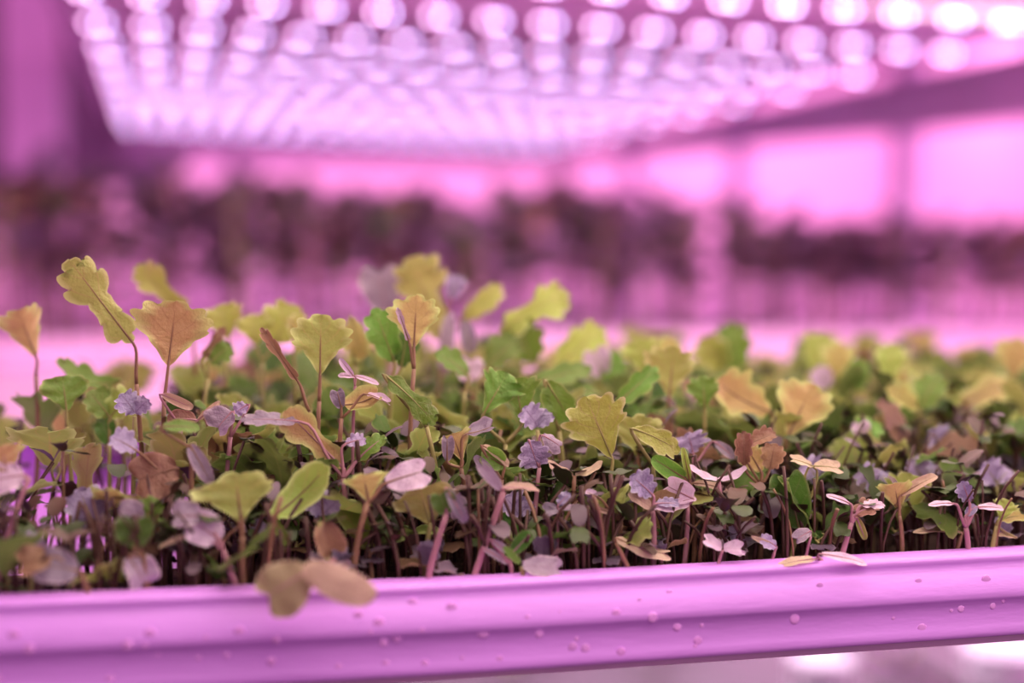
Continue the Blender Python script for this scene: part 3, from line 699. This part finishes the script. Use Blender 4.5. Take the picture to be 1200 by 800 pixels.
H('seedling with a large tan leaf at the far left edge', -4, .03,
  [('coty','pale',28,556,-20,566,44,U(tilt=15)),('wedge','tan',10,560,2,522,60,U(under=True,tilt=10))], node=(34,560), stem='p')

# ------------------------------------------------------------------ filler seedlings (shared meshes)
def lib(kind, mt, L, W, curl, cup, wave, seed, lo=True):
    V, Fc, UV = blade_vf(kind, L, W, curl, cup, wave, ns=22 if kind in TRUE or kind == 'frill' else 12, nt=3, seed=seed)
    nm = 'true_leaf' if kind in TRUE else PARTN[kind]
    return (nm, mesh(nm, V, Fc, MT[mt], UV))
LIB = {}
def getlib(kind, mt, sz, i):
    k = (kind, mt, i)
    if k not in LIB:
        rg = random.Random(hash(k[0])*0+i*7+len(LIB))
        W = {'fan':1.05,'wedge':.9,'lobed':.72,'oak':.6,'coty':1.1,'frill':.75,'oval':.5}[kind]
        LIB[k] = lib(kind, mt, 1.0, W, rg.uniform(.2,1.0), rg.uniform(-.25,.35), .05, i+len(LIB))
    return LIB[k]
def stemlib(i, mt):
    k = ('stem', i, mt)
    if k not in LIB:
        rg = random.Random(i)
        P = bez((0,0,-.02), (rg.uniform(-.08,.08), rg.uniform(-.08,.08), .4), (rg.uniform(-.1,.1), rg.uniform(-.1,.1), .7), (0,0,1), 7)
        V, Fc = tube_vf(P, 1.0, 6)
        V = np.array(V); c = np.repeat(P, 6, axis=0); V = c+(V-c)*.02
        LIB[k] = ('stem', mesh('stem', V, Fc, ST[mt]))
    return LIB[k]
def leaf_at(t, lb, base, az, el, L, roll=0.0):
    nm, me = lb
    o = put(nm, me, t)
    Y = Vector((math.cos(az)*math.cos(el), math.sin(az)*math.cos(el), math.sin(el)))
    X = Y.cross(Vector((0, 0, 1)));
    X = X.normalized() if X.length > .05 else Vector((1, 0, 0))
    Z = X.cross(Y)
    Rm = Matrix(((X.x, Y.x, Z.x), (X.y, Y.y, Z.y), (X.z, Y.z, Z.z))).to_4x4()
    o.matrix_local = Matrix.Translation(base) @ Rm @ Matrix.Rotation(roll, 4, 'Y') @ Matrix.Diagonal((L, L, L, 1))
    return o
def stem_piece(t, i, mt, a, b_, r, name='stem', parent=None):
    nm, me = stemlib(i, mt); o = put(name, me, t)
    d = Vector(b_)-Vector(a); q = d.to_track_quat('Z', 'Y')
    s = r/.02
    o.matrix_local = Matrix.Translation(a) @ q.to_matrix().to_4x4() @ Matrix.Diagonal((s, s, d.length, 1))
    return o
def seedling(x, y, h, typ, lab, group):
    t = empty('mustard_seedling', (x, y, -.0075)); tag(t, lab, 'seedling', group)
    R_ = random.random; az = R_()*6.28
    top = (random.uniform(-.12,.12)*h, random.uniform(-.12,.12)*h, h*.62)
    stem_piece(t, random.randrange(6), random.choice('bdddd' if typ != 'mauve' else 'pddd'), (0,0,0), top, .0008)
    T = Vector(top)
    if typ in ('green', 'tan'):
        mats = ['green','green','olive','deep','green','lime','olive'] if typ == 'green' else ['tan','olive','brown','tan']
        for k in range(random.choice((2,2,3))):
            a = az+k*2.2+random.uniform(-.4,.4); rise = (h-top[2])*random.uniform(.6,1.0)
            B = T+Vector((math.cos(a), math.sin(a), 0))*rise*.3+Vector((0,0,rise*.65))
            leaf = leaf_at(t, getlib(random.choice(['fan','lobed','oak','lobed','wedge']), random.choice(mats), 1, random.randrange(3)),
                    B, a, random.uniform(.1,1.2), random.uniform(.013,.024), random.uniform(-.6,.6))
            stem_piece(t, random.randrange(6), 'g' if typ == 'green' else 'b', top, B, .0005, 'leaf_stalk')
        for k in (0, 1):
            leaf_at(t, getlib('coty', random.choice(['mauve','deep','brown','green']), 1, random.randrange(2)), T, az+1.5+k*3.14, random.uniform(-.3,.5), random.uniform(.007,.010))
    else:
        for k in (0, 1):
            leaf_at(t, getlib('coty', random.choice(['mauve','mauve','taupe','pale','brown']), 1, random.randrange(3)), T, az+k*3.0, random.uniform(-.3,.6), random.uniform(.008,.012), random.uniform(-.4,.4))
        for k in (0, 1):
            leaf_at(t, getlib('frill', 'violet', 1, random.randrange(3)), T, az+1.4+k*2.6, random.uniform(.4,1.2), random.uniform(.006,.010))
    return t
MARK = [(110,330,.085,'the tall oak-shaped leaf'),(206,400,.075,'the wide tan fan leaf'),(30,390,.13,'the lone tan wedge leaf'),
 (78,460,.10,'the deep green fan leaf'),(375,410,.07,'the curly-edged green fan leaf'),(488,375,.065,'the neat tan fan leaf'),
 (485,340,.16,'the tall blurred yellow-green leaf'),(620,350,.15,'the highest right-hand leaf'),(480,465,.05,'the long draped green leaf'),
 (592,465,.06,'the paired pointed green leaves'),(655,470,.065,'the hanging scalloped leaf'),(710,500,.035,'the brightest yellow-green fan'),
 (765,510,.038,'the bright scalloped leaf'),(788,440,.085,'the upright olive-tan fan'),(870,465,.08,'the broad arching tan leaf'),
 (860,400,.17,'the tall green and tan leaf'),(940,480,.065,'the erect tan wedge leaf'),(958,415,.17,'the blurred pointed green leaf'),
 (1110,445,.12,'the wide arching olive leaf'),(380,510,.045,'the big yellow-tan sweeping leaf'),(278,580,.018,'the arrow-shaped leaf'),
 (340,570,.022,'the olive arching leaf'),(105,590,.045,'the violet toothed leaf'),(150,610,.03,'the heart-shaped mauve leaf'),
 (225,615,.016,'the twin pale mauve leaves'),(62,665,.008,'the large mauve end leaf'),(158,645,.012,'the round olive seed leaf'),
 (180,556,.045,'the dusky heart-shaped leaf'),(485,555,.02,'the bright pale pink leaf'),(515,640,.01,'the straight pink stalk'),
 (575,620,.014,'the long slanting pink stalk'),(655,598,.02,'the butterfly-like mauve pair'),(637,665,.006,'the mauve leaf on the rim'),
 (755,640,.012,'the long thin tan seed leaf'),(765,600,.02,'the pink seedling with violet frill'),(795,575,.026,'the upturned pale pink leaf'),
 (842,555,.03,'the pale pink crescent'),(890,530,.034,'the curled brown frilled leaves'),(925,580,.026,'the dark green blade'),
 (846,642,.008,'the small pink pair'),(1065,580,.018,'the tan boat-shaped leaf'),(1000,600,.012,'the clustered tan head'),
 (1134,600,.01,'the magenta forked seedling'),(990,656,.002,'the pale leaf across the rim'),(400,690,.0,'the overhanging tan leaf'),
 (810,520,.05,'the spiky violet frill'),(565,515,.042,'the curled mauve and tan leaf')]
MP = [(at(a_, b_, c_), d_) for a_, b_, c_, d_ in MARK]
look = {'green':'small green-leaved seedling', 'tan':'small tan-olive seedling', 'mauve':'small mauve and violet seedling'}
def where(x, y):
    best = min(MP, key=lambda m: (m[0][0]-x)**2+(m[0][1]-y)**2); dx, dy = x-best[0][0], y-best[0][1]
    if abs(dx) > 1.3*abs(dy): w_ = 'right of' if dx > 0 else 'left of'
    else: w_ = ('behind' if dy > 0 else 'in front of')
    return w_+' '+best[1]
def proj(P):
    P = np.array(P)-CAM; z = P@fw
    return 600+F*(P@rt)/z, 400-F*(P@up)/z
def height(x, y):
    fx = (x/(y+.41)+.11)/.77
    if y < .03: h = random.uniform(.010, .018)
    elif y < .05: h = random.uniform(.016, .027)
    elif y < .09: h = random.uniform(.026, .042)
    elif y < .15: h = random.uniform(.034, .050)
    else: h = random.uniform(.034, .052)
    return h*(.92 if fx > .62 else 1)*(.78 if fx < .14 else 1)
def hides(x, y, h):
    px, py = proj((x, y, h-.006))
    return any(e_ >= y-.002 and abs(px-a_) < 12+w_*.55 and py < b_+8 for a_, b_, e_, w_ in HP)
pts = []; HT = {}; tries = 0
while len(pts) < 520 and tries < 90000:
    tries += 1
    y = .016+(.32-.016)*random.random()**1.1
    xl = -.115*(y+.41)-.01; xr = .66*(y+.41)+.015
    x = random.uniform(xl, xr)
    fx = (x/(y+.41)+.11)/.77
    if fx < .16 and y > .06 and random.random() < .92: continue
    if y < .055 and any((x-a)**2+(y-c)**2 < .0125**2 for a, c in pts): continue
    if all((x-a)**2+(y-c)**2 > (.0080 if y < .2 else .0095)**2 for a, c in pts):
        h_ = height(x, y)
        if y < .12 and hides(x, y, h_+.004): continue
        if y < .035 and random.random() < .45: continue
        pts.append((x, y)); HT[(x, y)] = h_
pts.sort(key=lambda p: p[1])
rest = []
for n_, (x, y) in enumerate(pts):
    fx = (x/(y+.41)+.11)/.77
    h = HT[(x, y)]
    typ = random.choices(('green','tan','mauve'), (.35,.10,.55) if y < .06 else (.70,.13,.17))[0]
    t = seedling(x, y, h, typ, look[typ]+' '+where(x, y), 'small seedlings filling the front tray')
    if n_ >= 198: rest.append(t)
# the seedlings beyond the 300 nearest become one object
bpy.context.view_layer.update()
js = [c for t in rest for c in t.children]
mws = [c.matrix_world.copy() for c in js]
for c, mw in zip(js, mws):
    c.parent = None; c.matrix_world = mw; c.data = c.data.copy()
with bpy.context.temp_override(active_object=js[0], object=js[0], selected_objects=js, selected_editable_objects=js):
    bpy.ops.object.join()
js[0].name = 'distant_seedlings'
tag(js[0], 'mass of blurred green and tan seedlings filling the back of the front tray', 'seedlings', kind='stuff')
for t in rest: bpy.data.objects.remove(t)

# understorey nobody could count: crossed stalks and small dark leaves between the stems
b = MB(); org = np.array([.145, .17, Z0-.0075])
for i in range(1700):
    y = .013+.30*random.random()**1.2; x = random.uniform(-.12*(y+.41), .68*(y+.41))
    fx = (x/(y+.41)+.11)/.77
    if fx < .16 and y > .06 and random.random() < .96: continue
    h = random.uniform(.012, .030)*(1 if y < .05 else 1.35)
    a = random.uniform(0, 6.28); d = (random.uniform(0, .5) if random.random() < .4 else random.uniform(.5, 1.5))*h; h = h*(1 if d < .5*h else .8); d = min(d, .011)
    P = bez((x,y,-.008), (x,y,h*.4), (x+d*.4*math.cos(a), y+d*.4*math.sin(a), h*.7), (x+d*math.cos(a), y+d*math.sin(a), h), 5)-np.array([.145,.17,-.0075])
    b.tube(P, random.uniform(.0004,.0008), 4, 0 if random.random() < .88 else 1)
    for k in range(3):
        V, Fc, UV = blade_vf('oval' if random.random() < .6 else 'coty', 1, .7, random.uniform(.2,1), .2, 0, ns=6, nt=1, seed=i)
        if y < .10 and hides(P[-1][0]+.145, P[-1][1]+.17, P[-1][2]-.0075+.008): continue
        L = random.uniform(.006, .0105); ra = random.uniform(0, 6.28); el = random.uniform(-.6, .9)
        Y = np.array([math.cos(ra)*math.cos(el), math.sin(ra)*math.cos(el), math.sin(el)]); X = nrm(np.cross(Y, (0,0,1))); Z = np.cross(X, Y)
        b.add((P[-1] if k < 2 else P[2])+L*(V[:, :1]*X+V[:, 1:2]*Y+V[:, 2:3]*Z), Fc, random.choice((2,2,3,3,4)))
UG = simple('understorey_green', (.055,.085,.018), .5, noise=.4, nscale=60)
UB = simple('understorey_brown', (.10,.048,.03), .5, noise=.4, nscale=60)
UM = simple('understorey_mauve', (.14,.085,.115), .5, noise=.3, nscale=60)
o = b.build('seedling_understorey', [STEM_DARK, STEM_BROWN, UG, UB, UM], smooth=True, loc=(.145, .17, Z0-.0075))
tag(o, 'dense tangle of short brown stalks and tiny leaves under the front seedlings', 'undergrowth', kind='stuff')

# water drops on leaves
GL, N_, L_, B_ = base_mat('water'); B_.inputs['Transmission Weight'].default_value = 1; B_.inputs['Roughness'].default_value = .02; B_.inputs['IOR'].default_value = 1.33

# ------------------------------------------------------------------ back tray of tall dark plants
BT0, BT1, BY0, BY1 = -.33, .975, 1.02, 1.62
def back_tray(BT0, BT1, BY0, BY1, lab):
    bt = empty('seedling_tray', ((BT0+BT1)/2, (BY0+BY1)/2, -.0272)); tag(bt, lab, 'tray')
    cx, cy = (BT0+BT1)/2, (BY0+BY1)/2
    b = MB(); b.box((BT0-cx, BY0-cy, .0003), (BT1-cx, BY0-cy+.008, .0272)); b.build('front_rim', WHITE, bt, bevel=.002)
    b = MB(); b.box((BT0-cx, BY1-cy-.008, .0003), (BT1-cx, BY1-cy, .0272)); b.build('back_rim', WHITE, bt, bevel=.002)
    b = MB(); b.box((BT0-cx, BY0-cy+.008, .0003), (BT1-cx, BY1-cy-.008, .0150)); b.build('base', WHITE, bt)
back_tray(BT0, BT1, BY0, BY1, 'blurred white tray holding the tall dark plants behind the front tray')
back_tray(1.03, 1.50, BY0, BY1, 'blurred white tray of dark plants beyond the posts at far right')
plugm = simple('pale_growing_foam', (.80,.52,.72), .8, noise=.15, nscale=60)
def tall_plant(x, y, h, lab):
    t = empty('leafy_plant', (x, y, -.0118)); tag(t, lab, 'plant', 'blurred dark plants in the back tray')
    stem_piece(t, random.randrange(6), random.choice('dbgp'), (0,0,0), (random.uniform(-.01,.01), random.uniform(-.01,.01), h), .0024)
    n = random.choice((9,10,11,12)); q0 = random.uniform(.28, .55)
    for k in range(n):
        q = q0+(1-q0)*k/(n-1); a = k*2.4+random.random()
        mt = random.choices(['plum','plumgreen','lilac','deep','brown'], (.46,.24,.14,.08,.08))[0]
        leaf_at(t, getlib('oval' if random.random() < .6 else 'lobed', mt, 1, random.randrange(3)),
                Vector((0, 0, h*q)), a, random.uniform(-.3, 1.0), random.uniform(.030,.052)*(1 if h > .1 else .8), random.uniform(-.5,.5))
pt2 = []; tries = 0
while len(pt2) < 140 and tries < 20000:
    tries += 1
    y = random.uniform(1.07, 1.52); x = random.uniform(-.125*(y+.41), .68*(y+.41))
    if x < BT0+.02 or .955 < x < 1.05 or x > 1.48: continue
    if all((x-a)**2+(y-c)**2 > .036**2 for a, c in pt2): pt2.append((x, y))
for x, y in pt2:
    fx = (x/(y+.41)+.108)/.768
    top = np.interp(fx, [0, .12, .3, .5, .6, .75, .9, 1], [212, 215, 240, 232, 240, 275, 262, 275])
    zt = CAM[2]+(274-top)/1667*(y+.41)/.97+.012
    h = zt*random.uniform(.84, 1.06)-.0
    px = 1200*fx
    mk = min([(15,'the left edge'),(110,'the tall oak-shaped leaf'),(206,'the wide tan fan leaf'),(290,'the gap right of the tan fan'),(375,'the curly-edged fan leaf'),
      (440,'the blue-mauve round leaf'),(500,'the tall yellow-green leaf'),(560,'the slim blurred green leaf'),(625,'the highest right-hand leaf'),
      (685,'the yellow-green leaf at centre right'),(790,'the upright olive-tan fan'),(860,'the tall green and tan leaf'),
      (955,'the blurred pointed leaf'),(1010,'the plain blurred green leaf'),(1110,'the wide arching olive leaf'),(1190,'the right edge')], key=lambda m: abs(m[0]-px))[1]
    tall_plant(x, y, max(.06, h), 'blurred dark plant, '+('front' if y < 1.22 else 'middle' if y < 1.37 else 'back')+' row, beyond '+mk)

# ------------------------------------------------------------------ lower tier seen under the tray
CUPM = simple('white_cup', (.92,.84,.92), .3)
def cup(x, y, r, h, lab):
    t = empty('planting_cup', (x, y, -.50)); tag(t, lab, 'cup')
    n = 28; pr = [(r*.72, 0), (r*.9, h*.85), (r*.98, h*.86), (r, h*.9), (r, h), (r*.94, h), (r*.9, h*.9), (r*.70, h*.08), (0.001, h*.07)]
    V = [(a*math.cos(2*math.pi*j/n), a*math.sin(2*math.pi*j/n), z) for a, z in pr for j in range(n)]
    Fc = [(i*n+j, i*n+(j+1) % n, (i+1)*n+(j+1) % n, (i+1)*n+j) for i in range(len(pr)-1) for j in range(n)]
    put('cup_wall', mesh('cup_wall', V, Fc, CUPM), t)
    b = MB(); V = [(r*.86*math.cos(2*math.pi*j/n), r*.86*math.sin(2*math.pi*j/n), z) for z in (h*.2, h*.9) for j in range(n)]
    b.add(V, [tuple(range(n))[::-1], tuple(range(n, 2*n))]+[(j, (j+1) % n, n+(j+1) % n, n+j) for j in range(n)])
    b.build('filling', CUPM, t)
for px, py, r, lab in ((962,790,.042,'bright white planting cup blurred under the tray, left of the two'), (1176,776,.058,'larger bright white planting cup blurred under the tray at far right')):
    p = at_z(px, py, -.47); cup(p[0], p[1], r, .06, lab)
k = 0
for i in range(22):
    px = random.uniform(560, 1190); p = at_z(px, 800-random.uniform(0, 60), -.48)
    if any(abs(px-q) < 62 for q in (962,)) or abs(px-1176) < 85: continue
    t = empty('leafy_plant', (p[0], p[1]+random.uniform(.02,.2), -.50)); tag(t, 'blurred grey-green plant on the lower shelf, '+('right of the larger cup' if px > 1176 else 'between the two cups' if px > 962 else 'left of both cups'), 'plant', 'plants on the lower shelf')
    stem_piece(t, i % 6, 'g', (0,0,0), (0,0,.05), .0016)
    for k in range(6):
        leaf_at(t, getlib('oval', random.choice(['plumgreen','lilac','olive','mauve']), 1, k % 3), Vector((0,0,.02+.006*k)), k*2.4, random.uniform(0,1), random.uniform(.03,.045))
import collections
byl = collections.defaultdict(list)
for o in bpy.data.objects:
    if o.parent is None and 'label' in o: byl[o['label']].append(o)
PW = {2: ['left one', 'right one'], 3: ['left one', 'middle one', 'right one'], 4: ['leftmost', 'inner left', 'inner right', 'rightmost'],
      5: ['leftmost', 'inner left', 'middle one', 'inner right', 'rightmost']}
def ppos(o): return proj((o.location.x, o.location.y, o.location.z-Z0))
for lab, L_ in list(byl.items()):
    if len(L_) < 2: continue
    sets = [L_]
    if len(L_) > 5:      # split by depth first
        L_ = sorted(L_, key=lambda o: o.location.y); nd = 2 if len(L_) <= 10 else 3; h_ = -(-len(L_)//nd)
        sets = [L_[i*h_:(i+1)*h_] for i in range(nd)]
    for si, S in enumerate(sets):
        S = sorted(S, key=lambda o: ppos(o)[0]); wd = PW.get(len(S), [''] if len(S) == 1 else None)
        if wd is None: continue
        pre = '' if len(sets) == 1 else ((' nearer', ' farther') if len(sets) == 2 else (' nearest', ' mid-depth', ' farthest'))[si]
        for o, wv in zip(S, wd):
            nl = lab+','+pre+(' '+wv if wv else '')
            if len(nl.split()) <= 16: o['label'] = nl
for m_ in list(bpy.data.meshes):
    if m_.users == 0: bpy.data.meshes.remove(m_)
